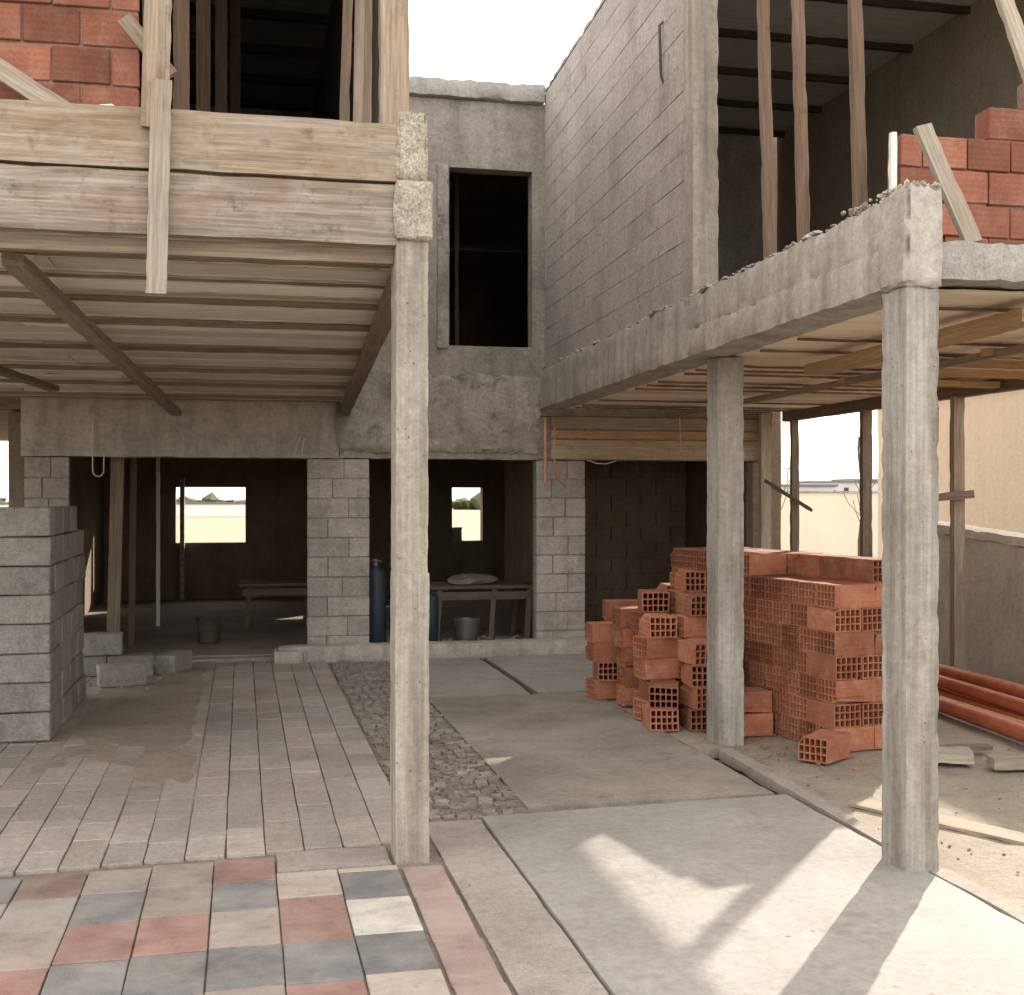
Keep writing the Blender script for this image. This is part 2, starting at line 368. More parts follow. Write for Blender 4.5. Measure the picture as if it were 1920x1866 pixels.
for c in range(-8, 6):
    x0 = -.64 + .26 * (c - 1); x1 = x0 + .26
    off = random.uniform(-.015, .015) + .065 * (x0 - .1)
    for r in range(len(rows) - 1):
        ya, yb = rows[r] + off, rows[r + 1] + off
        if c in (4, 5) and r == 0: ya, yb = 5.33, 5.24 + off
        if c == 4 and r == 1: yb = 4.98
        if c == 4 and r == 2: ya = 4.98
        col = pat[c][r] if c in pat and r < 5 else random.choice(pool)
        tile('tile', x0, x1, yb, ya, col, tf, M['tile'], .006)
# rosy strip beside the tiles
ps = tag(empty('paver_strip', (.75, 3, 0)), kind='structure')
y = 5.3
while y > .8:
    L = random.choice((.3, .42, .5)); tile('paver', .672, .852, y - L, y, (.40, .30, .275), ps, M['tile'], .006); y -= L
cb = rbox('concrete_border', (.868, 1.158, -.5, 6.0, -.06, .0), M['slab_mid'], step=.12, amp=.002, chip=.004); tag(cb, kind='structure')
cs = rbox('concrete_slab', (1.168, 2.855, -1.0, 6.03, -.06, .006), M['slab'], step=.1, amp=.0015, chip=.003, warp=lambda p: Vector((p.x, p.y + (p.x - 1.2) * .06 if p.y > 3 else p.y, p.z))); tag(cs, kind='structure')
sk = rbox('slab_kerb', (2.862, 2.96, -1.0, 7.3, -.06, .012), M['slab_mid'], step=.1, amp=.004, chip=.008, warp=lambda p: Vector((p.x + max(0, p.y - 4.7) * .03, p.y, p.z))); tag(sk, kind='structure')
s2 = rbox('stained_slab', (1.44, 2.82, 6.18, 9.75, -.06, 0.0), M['slab_old'], step=.12, amp=.003, chip=.006); tag(s2, kind='structure')
s3 = rbox('back_slab', [(1.44, 2.31, 9.79, 12.1, -.06, .002), (2.37, 4.4, 9.79, 12.1, -.06, .004)], M['slab'], step=.15, amp=.003, chip=.006); tag(s3, kind='structure')
s4 = rbox('side_apron', (2.83, 6.0, 7.35, 9.77, -.07, -.006), M['sand'], step=.15, amp=.008, chip=.01); tag(s4, kind='structure')
s5 = sheet('sandy_floor', 2.97, 6.05, -1, 7.4, -.012, M['sand'], 36, 80, .02); tag(s5, kind='structure')

it = [((random.uniform(1.2, 2.8), random.uniform(3.2, 5.9), .006), (s_, s_ * .8, s_ * .12)) for s_ in [random.uniform(.006, .03) for _ in range(70)]]
o = multilump('cement_spatter', it, M['slab_mid']); tag(o, 'thin spatters of dried cement on the smooth front slab', 'spatter', kind='stuff')
# long pavers
pp = tag(empty('paved_path', (0, 8, 0)), kind='structure')
px = [-.25 + .176 * i for i in range(-14, 6)]
for i, x0 in enumerate(px):
    y = 12.05 + random.uniform(0, .3)
    yend = 5.66 + .065 * (x0 - .1)
    while y > yend + .02:
        L = random.choice((.3, .36, .42, .42, .5)); y2 = max(yend, y - L)
        if y2 - yend < .16: y2 = yend
        pass
        v = random.uniform(.92, 1.08); warm = random.uniform(-.03, .03)
        tile('paver', x0, x0 + .176, y2, y, (v + warm, v, v - warm), pp, M['paver'], .006, top=-.002, tilt=.003, gy=.003); y = y2
# header course between path and tiles
hb = rbox('header_course', [(.145, .64, 5.345, 5.645, -.05, .0)], M['slab_mid'], step=.1, amp=.002); tag(hb, kind='structure')
# thin sand lying on the pavers
def sandw(p):
    q = p.copy(); n = noise.noise(Vector((q.x * 1.5, q.y * .7, 9))) + .5 * noise.noise(Vector((q.x * 4, q.y * 3, 2)))
    edge = min((q.x + 1.5) / .5, (-.24 - q.x) / .12, (12.25 - q.y) / .4, (q.y - 6.3) / 2.0)
    q.z = -.010 + .013 * min(1, max(-.6, edge + n * .8)); return q
sp = sheet('sand_patch', -1.75, -.2, 5.9, 12.25, 0, M['sand'], 60, 200, 0, warp=sandw); tag(sp, 'thin drift of tan sand lying over the left pavers', 'sand', kind='stuff')

# cobbles
cbp = tag(empty('cobble_strip', (1.1, 8, 0)), kind='structure')
cm = [bevbox(.074, .055, .05, .005, 1, .009) for _ in range(12)]
cells = []
yy = 6.06
while yy < 12.05:
    xx = .83 + random.uniform(0, .04)
    while xx < 1.40: cells.append((xx, yy)); xx += .076
    yy += .059
def cobble_mw(x, y):
    return Matrix.Translation((x + .02, y, -.031 + random.uniform(-.006, .005))) @ Matrix.Rotation(random.uniform(-.25, .25), 4, 'Z') @ \
        Matrix.Rotation(random.uniform(-.06, .06), 4, 'X') @ Matrix.Diagonal((random.uniform(.75, 1.02), random.uniform(.8, 1.0), 1, 1))
for x, y in cells[:290]:
    me = random.choice(cm); o = link('cobble', me, cbp, cobble_mw(x, y), M['stone']); v = random.uniform(.65, 1.2); o.color = (v, v * .98, v * .95, 1)
V = []; F = []
for x, y in cells[290:]:
    mw = cobble_mw(x, y); s = random.choice(cm); b0 = len(V)
    V += [tuple(mw @ v.co) for v in s.vertices]; F += [tuple(b0 + k for k in p.vertices) for p in s.polygons]
me = bpy.data.meshes.new('m'); me.from_pydata(V, [], F); me.update(); o = link('far_cobbles', finish(me, 40), cbp, None, M['stone']); tag(o, kind='stuff')
def gravel(name, n, fx, mat, label, smin=.01, smax=.03, z=0, parent=None):
    it = []
    for _ in range(n):
        x, y = fx(); s = random.uniform(smin, smax) ; it.append(((x, y, z + s * .2), (s, s * random.uniform(.6, 1), s * .6)))
    o = multilump(name, it, mat, parent); tag(o, label, 'rubble', kind='stuff'); return o

# ------------------------------------------------------------------ the house
H = tag(empty('unfinished_house', (1, 12, 0)), 'unfinished grey concrete house with two open timber canopies and dark openings', 'house')
# floors and inner rooms
rbox('inner_floor', (-2.2, 5.61, 12.58, 19.49, -.06, .03), M['inner_floor'], H, step=.4)
rbox('sill', [(.34, 3.6, 12.1, 12.33, -.05, .15), ], M['beam'], H, step=.07, amp=.012, chip=.02)
rbox('sill', [(-2.04, 5.6, 12.36, 12.57, -.05, .02)], M['facade'], H, step=.2)
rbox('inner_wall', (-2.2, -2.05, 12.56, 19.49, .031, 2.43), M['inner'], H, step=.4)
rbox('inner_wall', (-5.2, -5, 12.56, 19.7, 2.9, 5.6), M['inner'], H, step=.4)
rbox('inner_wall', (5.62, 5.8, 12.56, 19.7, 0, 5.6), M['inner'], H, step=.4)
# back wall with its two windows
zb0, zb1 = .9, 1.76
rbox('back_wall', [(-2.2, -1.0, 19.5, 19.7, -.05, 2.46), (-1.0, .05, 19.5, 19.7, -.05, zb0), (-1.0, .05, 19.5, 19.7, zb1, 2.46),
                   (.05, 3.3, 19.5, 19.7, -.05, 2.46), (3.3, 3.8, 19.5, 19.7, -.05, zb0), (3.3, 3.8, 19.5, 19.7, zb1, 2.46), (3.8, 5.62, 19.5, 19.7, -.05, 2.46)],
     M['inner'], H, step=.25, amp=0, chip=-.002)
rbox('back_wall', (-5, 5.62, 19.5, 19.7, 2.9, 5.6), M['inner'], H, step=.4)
for nm, bx in (('window_block', (3.31, 3.47, 19.52, 19.66, zb0, 1.12)), ('window_jamb', (-.93, -.86, 19.3, 19.49, .03, 1.9)),):
    rbox(nm, bx, M['form_grey' if nm == 'window_jamb' else 'block'], H, step=.05)
rbox('partition_wall', [(3.2, 3.36, 12.58, 15.0, .03, 2.43)], M['inner'], H, step=.3)
pw = rbox('partition_wall', [(3.37, 5.6, 15.0, 15.15, .03, 2.43)], M['joint'], H, step=.3)
for r in range(12):
    x = 3.38 + (.2 if r % 2 else 0) - .2
    while x < 5.55:
        a, b = max(3.38, x), min(5.6, x + .39)
        if b - a > .05:
            link('block', bevbox(b - a - .012, .05, .188, .004), pw, Matrix.Translation(((a + b) / 2, 14.99, .13 + r * .2)), M['inner'])
        x += .4
rbox('inner_ceiling', (-5, 5.62, 12.56, 19.48, 2.44, 2.9), M['inner'], H, step=.5)
rbox('inner_roof', (-5, 5.8, 12.56, 19.7, 5.61, 5.75), M['inner'], H, step=.5)
# facade
rbox('facade_wall', [(1.0, 2.06, YF, YF + .2, 2.445, 5.66), (2.06, 2.93, YF, YF + .2, 2.445, 3.15), (2.06, 2.93, YF, YF + .2, 4.97, 5.66), (2.93, 5.6, YF, YF + .2, 2.445, 5.66)],
     M['facade'], H, step=.06, amp=.004, chip=0)
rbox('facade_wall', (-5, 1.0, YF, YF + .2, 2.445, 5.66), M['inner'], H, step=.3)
rbox('render_band', (.9, 3.02, YF - .035, YF - .002, 2.05, 2.86), M['facade_low'], H, step=.045, amp=.02, chip=.02)
rbox('window_reveal', [(1.93, 2.055, YF - .03, YF - .003, 3.12, 5.0), ], M['facade_low'], H, step=.05, amp=.006, chip=.012)
rbox('parapet', (.6, 3.06, YF - .07, YF + .25, 5.665, 5.86), M['parapet'], H, step=.06, amp=.015, chip=.02)
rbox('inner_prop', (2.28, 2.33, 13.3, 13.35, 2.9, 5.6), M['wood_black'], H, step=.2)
rbox('lintel', (-2.05, .95, YF - .02, YF + .195, 1.99, 2.555), M['beam'], H, step=.06, amp=.006, chip=.008)
rbox('lintel', (.95, 3.5, YF - .002, YF + .2, 1.99, 2.44), M['facade'], H, step=.06, amp=.006, chip=.008)
ln = rbox('lintel', (3.5, 5.6, YF, YF + .2, 1.99, 2.44), M['facade'], H, step=.1)
for z0, z1, m in ((1.995, 2.2, 'form'), (2.21, 2.3, 'amber'), (2.31, 2.44, 'wood')):
    plank('board', (3.12, YF - .03, (z0 + z1) / 2), (5.45, YF - .03, (z0 + z1) / 2), z1 - z0, .025, M[m], ln)
def pillar(x0, x1, z0, z1, name='pillar', widths=(.4,), y0=YF, y1=YF + .2, mat='blockwall', lab=None):
    p = rbox(name, (x0 + .012, x1 - .012, y0 + .012, y1, z0, z1), M['joint'], H, step=.2, amp=.002, chip=0)
    n = max(1, round((z1 - z0) / .2)); h = (z1 - z0) / n; W = x1 - x0
    for r in range(n):
        cut = W * (.62 if r % 2 else .36) + random.uniform(-.04, .04)
        for a, b in ((x0, x0 + cut), (x0 + cut, x1)):
            o = link('block', bevbox(b - a - .008, .1, h - .008, .003, 1, .002), p,
                     Matrix.Translation(((a + b) / 2, y0 + .05 + random.uniform(-.008, .006), z0 + (r + .5) * h)), M[mat])
    return p
pillar(.63, 1.25, .02, 1.985)
pillar(2.97, 3.5, .02, 1.985)
pillar(-2.02, -1.615, .02, 1.985)
rbox('corner_post', (5.37, 5.6, YF, YF + .2, .02, 1.985), M['wood'], H, step=.1)
# left wing: beam boards on its front, canopy soffit
lb = rbox('front_beam', (-4.5, .66, 5.43, 5.62, 2.74, 3.2), M['beam'], H, step=.12)
plank('beam_board', (-4.5, 5.395, 3.115), (.672, 5.395, 3.115), .258, .045, M['form'], H, amp=.004)
plank('beam_board', (-4.5, 5.40, 2.843), (.668, 5.40, 2.843), .266, .05, M['form_grey'], H, amp=.004)
plank('beam_board', (-4.5, 5.47, 2.672), (.66, 5.47, 2.672), .07, .06, M['joist'], H)
rbox('column', [(.656, .808, 5.368, 5.572, -.05, 1.27), (.6595, .8045, 5.3715, 5.5685, 1.262, 2.73)], M['column'], H, step=.025, amp=.002, chip=.004)
rbox('column_head', (.655, .826, 5.345, 5.6, 2.73, 2.995), M['mortar'], H, step=.018, amp=.014, chip=.016)
rbox('column_head', (.66, .80, 5.355, 5.59, 2.998, 3.29), M['mortar'], H, step=.018, amp=.016, chip=.02, seed=4)
sof = rbox('canopy_slab', (-4.5, .82, 5.63, 12.33, 2.80, 3.2), M['joist'], H, step=.3, warp=wl)
y = 5.64; k = 0
js = [5.9, 6.95, 7.75, 8.8, 9.85, 10.75, 11.7]
while y < 12.28:
    wdt = random.choice((.24, .26, .3)); y2 = min(12.32, y + wdt)
    for xa, xb in ((-4.45, -2.6 + random.uniform(-.3, .3)), None, None)[:1]:
        pass
    cut = random.uniform(-2.2, -.9)
    for xa, xb in ((-4.4, cut), (cut, .76)):
        ym = (y + y2) / 2; z = 2.775 - (ym - 5.4) * .031; dx = (ym - 5.4) * SH
        plank('soffit_board', (xa + dx, ym, z), (xb + dx - .004, ym, z + random.uniform(-.004, .004)), y2 - y - .006, .022, M['soffit'], sof, face=(0, 0, -1))
    y = y2; k += 1
for j in js + [6.45, 12.1]:
    big = j in js; z = 2.775 - .03 - (j - 5.4) * .031 - (.015 if big else 0); dx = (j - 5.4) * SH
    plank('joist', (-4.4 + dx, j, z), (.72 + dx, j, z + random.uniform(-.01, .01)), .05 if big else .03, .035 if big else .02, M['joist'], sof, face=(0, 0, -1))
pr = plank('runner_beam', (-.98, 5.70, 2.64), (-.62, 12.3, 2.42), .1, .06, M['joist'], H, face=(0, 0, -1))
plank('runner_beam', (-1.9, 8.6, 2.55), (-1.5, 10.6, 2.49), .09, .05, M['joist'], H, face=(0, 0, -1))
plank('edge_beam', (.74, 5.6, 2.68), (1.0, 12.3, 2.46), .1, .09, M['joist'], H, face=(1, 0, 0))
plank('edge_beam', (.81, 5.62, 2.9), (1.03, 12.3, 2.7), .36, .03, M['wood_dark'], H, face=(1, 0, 0))
# left wing upper floor
rbox('upper_floor', (-4.5, .66, 5.63, 12.33, 3.205, 3.24), M['inner_floor'], H, step=.5)
rbox('upper_ceiling', (-4.5, .80, 5.2, 12.33, 5.42, 5.56), M['ceil'], H, step=.5)
for j in range(6):
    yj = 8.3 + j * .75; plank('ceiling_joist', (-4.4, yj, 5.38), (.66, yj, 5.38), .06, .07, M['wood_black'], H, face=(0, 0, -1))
rbox('side_wall', (.67, .78, 5.9, 12.33, 3.22, 5.42), M['inner'], H, step=.4)
rbox('side_wall', (-4.65, -4.5, 5.6, 12.33, 3.22, 5.42), M['inner'], H, step=.4)
def brickwall(x0, y0, z0, cols, courses, bw=.245, bh=.166, th=.14, skip=None, parent=H, zs=None, hang=0, name='brick_wall'):
    wall = rbox(name, [(x0 + .01, x0 + cols * bw - .01, y0 + .012, y0 + th, z0, z0 + courses * bh)] if skip is None else
                [(x0 + .01 + c * bw, x0 + (c + 1) * bw - .004, y0 + .012, y0 + th, z0, z0 + bh * max(1, h)) for c, h in enumerate(skip) if h > 0], M['wallmortar'], parent, step=.05, amp=.004, chip=.004)
    for r in range(courses):
        c = -1
        while c < cols:
            a = x0 + (c + (.5 if r % 2 else 0)) * bw; b = a + bw
            a, b = max(a, x0), min(b, x0 + cols * bw); c += 1
            if b - a < .05: continue
            if skip is not None:
                ci = min(cols - 1, max(0, int(((a + b) / 2 - x0) / bw)))
                if r >= skip[ci]: continue
            link('brick', bevbox(b - a - .008, .11, bh - .012, .004, 1, .003), wall,
                 Matrix.Translation(((a + b) / 2, y0 + .055 + random.uniform(-.006, .005), z0 + (r + .5) * bh)), M['wallbrick'])
    return wall
brickwall(-4.36, 5.62, 3.235, 16, 13)
rbox('brick_wall_end', (-.435, -.40, 5.64, 5.78, 3.24, 5.4), M['wood_black'], H, step=.2)
# right wing
rbox('side_beam', [(2.75, 3.03, 4.95, 7.6, 2.515, 2.70), (2.757, 3.028, 4.952, 7.598, 2.68, 2.915), (2.752, 3.03, 7.603, 12.33, 2.515, 2.915)], M['beam'], H, step=.05, amp=.005, chip=.01, warp=wr)
rbox('column', (2.757, 2.915, 4.735, 4.945, -.06, 2.50), M['column_cool'], H, step=.022, amp=.002, chip=.0055)
rbox('column_head', (2.745, 2.925, 4.715, 4.948, 2.50, 2.93), M['beam'], H, step=.022, amp=.012, chip=.018)
rbox('column', (3.0, 3.18, 7.45, 7.65, -.06, 2.508), M['column_cool'], H, step=.03, amp=.0015, chip=.0035)
rbox('upper_column', (2.79, 2.97, 7.6, 7.8, 2.92, 5.85), M['wood_light'] if False else M['column'], H, step=.04, amp=.004, chip=.006, warp=wr)
rbox('front_beam', (2.93, 6.0, 4.76, 4.93, 2.54, 2.715), M['parapet'], H, step=.06, amp=.008, chip=.012)
rs = rbox('canopy_slab', (3.04, 5.70, 4.95, 12.33, 2.55, 2.70), M['inner'], H, step=.3)
y = 4.96
while y < 12.3:
    y2 = min(12.33, y + random.choice((.26, .3, .34))); ym = (y + y2) / 2; cut = random.uniform(3.8, 5.0)
    for xa, xb in ((3.03 + (ym - 4.72) * SH, cut), (cut, 5.68)):
        plank('soffit_board', (xa, ym, 2.53), (xb - .004, ym, 2.53 + random.uniform(-.004, .004)), y2 - y - .008, .022, M['soffit_warm'], rs, face=(0, 0, -1))
    if random.random() < .45:
        plank('joist', (3.04 + (y2 - 4.72) * SH, y2, 2.507), (5.68, y2, 2.505), .016, .02, M['wood_dark'], rs, face=(0, 0, -1))
    y = y2
plank('runner_beam', (3.56, 4.98, 2.44), (3.6, 7.3, 2.42), .15, .07, M['amber'], H, face=(0, 0, -1))
plank('runner_beam', (4.35, 4.98, 2.45), (4.35, 12.2, 2.45), .06, .05, M['wood'], H, face=(0, 0, -1))
plank('edge_beam', (5.71, 4.95, 2.49), (5.74, 12.33, 2.49), .15, .09, M['wood_dark'], H, face=(1, 0, 0))
for yb in (6.5, 7.05, 7.6, 8.3):
    plank('bearer', (4.3, yb, 2.462), (5.62, yb + .05, 2.458), .1, .05, M['amber'], H, face=(0, 0, -1))
uw = rbox('upper_wall', (2.813, 2.96, 7.8, YF, 2.92, 5.78), M['joint'], H, step=.1, amp=.002, chip=0, warp=wr)
bmz = []
for r in range(14):
    z0 = 2.925 + r * .204; y = 7.8 - (.2 if r % 2 else 0)
    while y < YF - .02:
        a, b = max(7.81, y), min(YF - .005, y + .4); y += .4
        if b - a < .04: continue
        ym = (a + b) / 2
        link('block', bevbox(.06, b - a - .0012, .2015, .002, 1, .001), uw,
             Matrix.Translation((2.84 + (ym - 4.72) * SH + random.uniform(-.0015, .0015), ym, z0 + .1)) @ Matrix.Rotation(-SH, 4, 'Z'), M['blockwall_up'])
rbox('wall_coping', (2.80, 2.99, 7.8, YF, 5.785, 5.83), M['parapet'], H, step=.06, amp=.01, chip=.012, warp=wr)
rbox('upper_ceiling', (3.22, 5.8, 5.3, 12.33, 5.5, 5.64), M['ceil'], H, step=.4, warp=None)
for j in range(6):
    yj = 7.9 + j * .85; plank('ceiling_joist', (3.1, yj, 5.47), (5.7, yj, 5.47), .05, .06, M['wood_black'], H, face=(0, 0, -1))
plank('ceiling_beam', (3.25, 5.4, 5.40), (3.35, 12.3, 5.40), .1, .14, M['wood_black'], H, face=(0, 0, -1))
rbox('upper_side_wall', (5.64, 5.8, 5.6, 12.33, 2.71, 5.5), M['inner_up'], H, step=.3, amp=.006)
rbox('upper_floor', (3.06, 5.63, 4.96, 12.33, 2.703, 2.73), M['inner_floor'], H, step=.4)
brickwall(3.17, 5.5, 2.735, 9, 6, skip=[4, 4, 5, 6, 6, 6, 6, 6, 6])
it = []
for _ in range(420):
    y = random.uniform(4.9, 12.2); s = random.uniform(.01, .032)*(1.4 if noise.noise(Vector((y*2,0,0)))>.1 else .7); x = 2.77 + (y - 4.72) * SH + abs(random.gauss(0, .035))
    it.append(((x, y, 2.92 + s * .1), (s * 1.6, s * 2, s * .8)))
o = multilump('beam_rubble', it, M['mortar'], H); tag(o, kind='stuff')
it = []
for _ in range(160):
    x = random.uniform(2.75, 2.93); y = random.uniform(4.72, 5.3); s = random.uniform(.01, .03); it.append(((x, y, 2.935), (s, s, s)))
o = multilump('column_rubble', it, M['mortar'], H); tag(o, kind='stuff')

# ------------------------------------------------------------------ timber props and planks
def prop(p0, p1, wd, mat, label, group=None, name='timber_prop', cat='prop', th=None, face=(0, -1, 0)):
    o = plank(name, p0, p1, wd, th or wd * .7, M[mat], None, face, amp=.001); tag(o, label, cat, group); return o
prop((5.70, 9.0, -.03), (5.70, 9.0, 2.425), .1, 'wood', 'slim timber prop with a cross stub standing before the cream building', 'props under the right canopy edge')
prop((5.70, 10.5, -.03), (5.70, 10.5, 2.425), .1, 'wood_dark', 'dark timber prop half hidden behind the near concrete column', 'props under the right canopy edge')
prop((5.70, 12.02, -.03), (5.70, 12.02, 2.425), .085, 'wood_dark', 'dark timber prop crossed by a short slanting stick, against the sky', 'props under the right canopy edge')
prop((5.45, 12.22, -.03), (5.45, 12.22, 2.5), .11, 'wood_light', 'pale timber post at the far right corner of the house', 'props under the right canopy edge')
prop((5.35, 12.0, 1.78), (5.86, 11.93, 1.46), .04, 'wood_black', 'short dark stick nailed slanting across the prop before the sky', None, 'stick', 'stick')
prop((5.1, 8.92, 1.57), (5.8, 8.93, 1.63), .07, 'wood_dark', 'short dark board nailed across the prop by the cream building', None, 'cross_board', 'board')
for k, (x, y, m, l) in enumerate(((3.02, 6.9, 'wood', 'farthest'), (3.05, 6.5, 'wood', 'middle'), (3.0, 5.75, 'wood_light', 'nearest'))):
    prop((x + .1, y, 2.73), (x + .02, y, 5.5), .068, 'prop', f'round edged upstairs timber prop, {l} of the three on the right terrace', 'props on the right terrace')
for (x, y), l in zip(((-.29, 6.2), (-.21, 7.0), (-.13, 8.0), (-.05, 9.2)), ('nearest', 'second', 'third', 'farthest')):
    prop((x, y, 3.24), (x, y, 5.42), .08, 'prop' if y < 7.5 else 'wood_dark', f'upstairs timber stud, {l} of the four standing in the left room', 'studs in the left upper room')
prop((-.36, 5.36, 3.15), (-.3, 5.36, 5.4), .115, 'form', 'tall pale post rising from the left beam in front of red bricks', None, 'timber_post', 'post', .05)
prop((-.352, 5.335, 2.45), (-.33, 5.335, 3.35), .088, 'wood_light', 'vertical grey batten nailed over the left beam, end hanging below it', None, 'batten', 'batten', .03)
prop((-.5, 5.56, 3.68), (-.3, 5.50, 3.42), .07, 'wood', 'short slanting board between red brick wall and pale post', None, 'brace', 'board', .03)
prop((-1.15, 5.53, 3.5), (-.66, 5.53, 3.20), .085, 'wood_light', 'pale plank leaning on the red brick wall at the left edge', None, 'plank', 'plank', .03)
prop((.655, 5.42, 3.2), (.655, 5.42, 5.45), .13, 'wood', 'grey timber post standing above the lumpy head of the left column', None, 'timber_post', 'post', .09)
for k, (xa, xb, l) in enumerate(((.46, .53, 'leftmost'), (.53, .56, 'middle'), (.575, .585, 'rightmost'))):
    prop((xa, 5.75 + k * .05, 3.24), (xb, 5.75, 5.4), .05, ('wood_dark', 'wood', 'wood')[k], f'thin upright board, {l} of three bunched beside the upstairs opening', 'boards beside the left opening', 'upright_board', 'board', .02)
prop((-.365, 5.75, 3.24), (-.375, 5.75, 3.75), .04, 'white', 'short white offcut standing behind the pale post', None, 'offcut', 'offcut', .02)
prop((3.15, 4.85, 2.72), (3.02, 5.05, 3.29), .085, 'wood_light', 'grey board leaning against the broken brick wall on the right terrace', None, 'leaning_board', 'board', .035)
prop((3.76, 4.86, 2.72), (3.40, 5.12, 4.15), .08, 'wood_light', 'slanting grey board cut by the top right corner of the picture', None, 'leaning_board', 'board', .035)
o = plank('white_pipe', (3.13, 5.5, 2.74), (3.13, 5.5, 3.4), .035, .035, M['white']); tag(o, 'whitish upright strip at the edge of the broken brick wall', 'strip')
o = lump('mortar_chunk', (-.56, 5.48, 3.245), (.17, .1, .06), M['white'], seed=2, rotz=.1); tag(o, 'white chunk of mortar lying on top of the left beam', 'mortar chunk')
prop((1.02, 12.2, .02), (1.02, 12.2, .03), .02, 'wood', 'x') if False else None

# inside the dark rooms
prop((-1.28, 13.0, .03), (-1.22, 13.0, 2.43), .13, 'wood', 'thick brown timber prop inside the left dark opening', 'props inside the house')
prop((-1.15, 13.6, .03), (-1.12, 13.6, 2.43), .07, 'wood_dark', 'thin dark prop behind the thick one inside the left opening', 'props inside the house')
prop((-1.0, 15.5, .03), (-1.0, 15.5, 2.43), .05, 'white', 'thin pale prop left of the lit window in the dark room', 'props inside the house')
def table(x0, x1, y0, y1, h, label):
    t = tag(empty('work_table', ((x0 + x1) / 2, (y0 + y1) / 2, .03)), label, 'table')
    for k in range(3):
        yy = y0 + (k + .5) * (y1 - y0) / 3
        plank('table_board', (x0, yy, h), (x1, yy, h + random.uniform(-.004, .006)), (y1 - y0) / 3 - .01, .035, M['wood_dark'], t, face=(0, 0, 1))
    plank('rail', (x0 + .05, y0 + .03, h - .09), (x1 - .05, y0 + .03, h - .09), .09, .03, M['wood_dark'], t)
    for a in (x0 + .1, (x0 + x1) / 2 + .1, x1 - .1):
        for b in (y0 + .05, y1 - .05):
            plank('leg', (a, b, .03), (a + .04, b, h - .02), .06, .05, M['wood_dark'], t)
    return t
table(1.95, 3.15, 13.1, 13.9, .62, 'rough plank work table inside the middle dark opening')
table(-.05, 1.4, 15.0, 15.8, .55, 'low plank table deep in the left dark room')
o = lump('cement_sack', (2.5, 13.4, .69), (.5, .3, .14), M['slab_old'], seed=5); tag(o, 'slumped grey cement sack lying on the work table', 'sack')
def barrel(x, y, r, h, label):
    t = tag(empty('gas_cylinder', (x, y, .03)), label, 'cylinder', 'teal cylinders in the middle opening')
    V = [(r * .9, 0), (r, .03), (r, h * .86), (r * .85, h * .93), (r * .3, h)]
    bm = bmesh.new(); rings = []
    for rr, z in V: rings.append([bm.verts.new((x + rr * math.cos(a * math.pi / 12), y + rr * math.sin(a * math.pi / 12), .03 + z)) for a in range(24)])
    for a, b in zip(rings, rings[1:]):
        for k in range(24): bm.faces.new((a[k], a[(k + 1) % 24], b[(k + 1) % 24], b[k]))
    bm.faces.new(rings[0][::-1]); bm.faces.new(rings[-1]); me = bpy.data.meshes.new('m'); bm.to_mesh(me); bm.free()
    link('tank', finish(me, 40), t, None, M['teal'])
    tube('valve', [(x, y, .03 + h), (x, y, .03 + h + .07)], .025, M['steel'], t)
    tube('collar', [(x + r * .5 * math.cos(a), y + r * .5 * math.sin(a), .03 + h + .05) for a in [k * math.pi / 8 for k in range(17)]], .01, M['steel'], t, 6)
barrel(1.88, 12.75, .13, .6, 'teal gas cylinder just right of the near left concrete column')
barrel(1.36, 12.8, .11, .86, 'taller teal gas cylinder between block pillar and near left column')
gravel('inner_rubble', 70, lambda: (random.uniform(2.0, 3.0), random.uniform(12.7, 13.3)), M['block'], 'small rubble under the work table', .03, .09, .04)

prop((3.95, 14.3, .03), (4.05, 14.9, 1.9), .16, 'wood_dark', 'wide dark board leaning on the block wall in the right dark room', None, 'leaning_board', 'board', .03)
def bucket(x, y, z, r, h, m, label):
    bm = bmesh.new(); R_ = []
    for rr, zz in ((r * .78, 0), (r, h), (r * .93, h), (r * .74, .02)):
        R_.append([bm.verts.new((x + rr * math.cos(a * math.pi / 9), y + rr * math.sin(a * math.pi / 9), z + zz)) for a in range(18)])
    for a, b in zip(R_, R_[1:]):
        for k in range(18): bm.faces.new((a[k], a[(k + 1) % 18], b[(k + 1) % 18], b[k]))
    bm.faces.new(R_[0][::-1]); bm.faces.new(R_[-1])
    me = bpy.data.meshes.new('m'); bm.to_mesh(me); bm.free(); o = link('bucket', finish(me, 40), None, None, M[m]); tag(o, label, 'bucket')
    tube('handle', [(x + r * math.cos(t), y - .01, z + h * (.98 - .5 * math.sin(t))) for t in [math.pi * k / 10 for k in range(11)]], .005, M['steel'], o, 5)
bucket(2.35, 12.95, .04, .14, .26, 'steel', 'dull grey bucket on the floor before the work table')
bucket(-.35, 13.6, .04, .14, .27, 'wood_black', 'dark bucket on the floor of the left dark room')
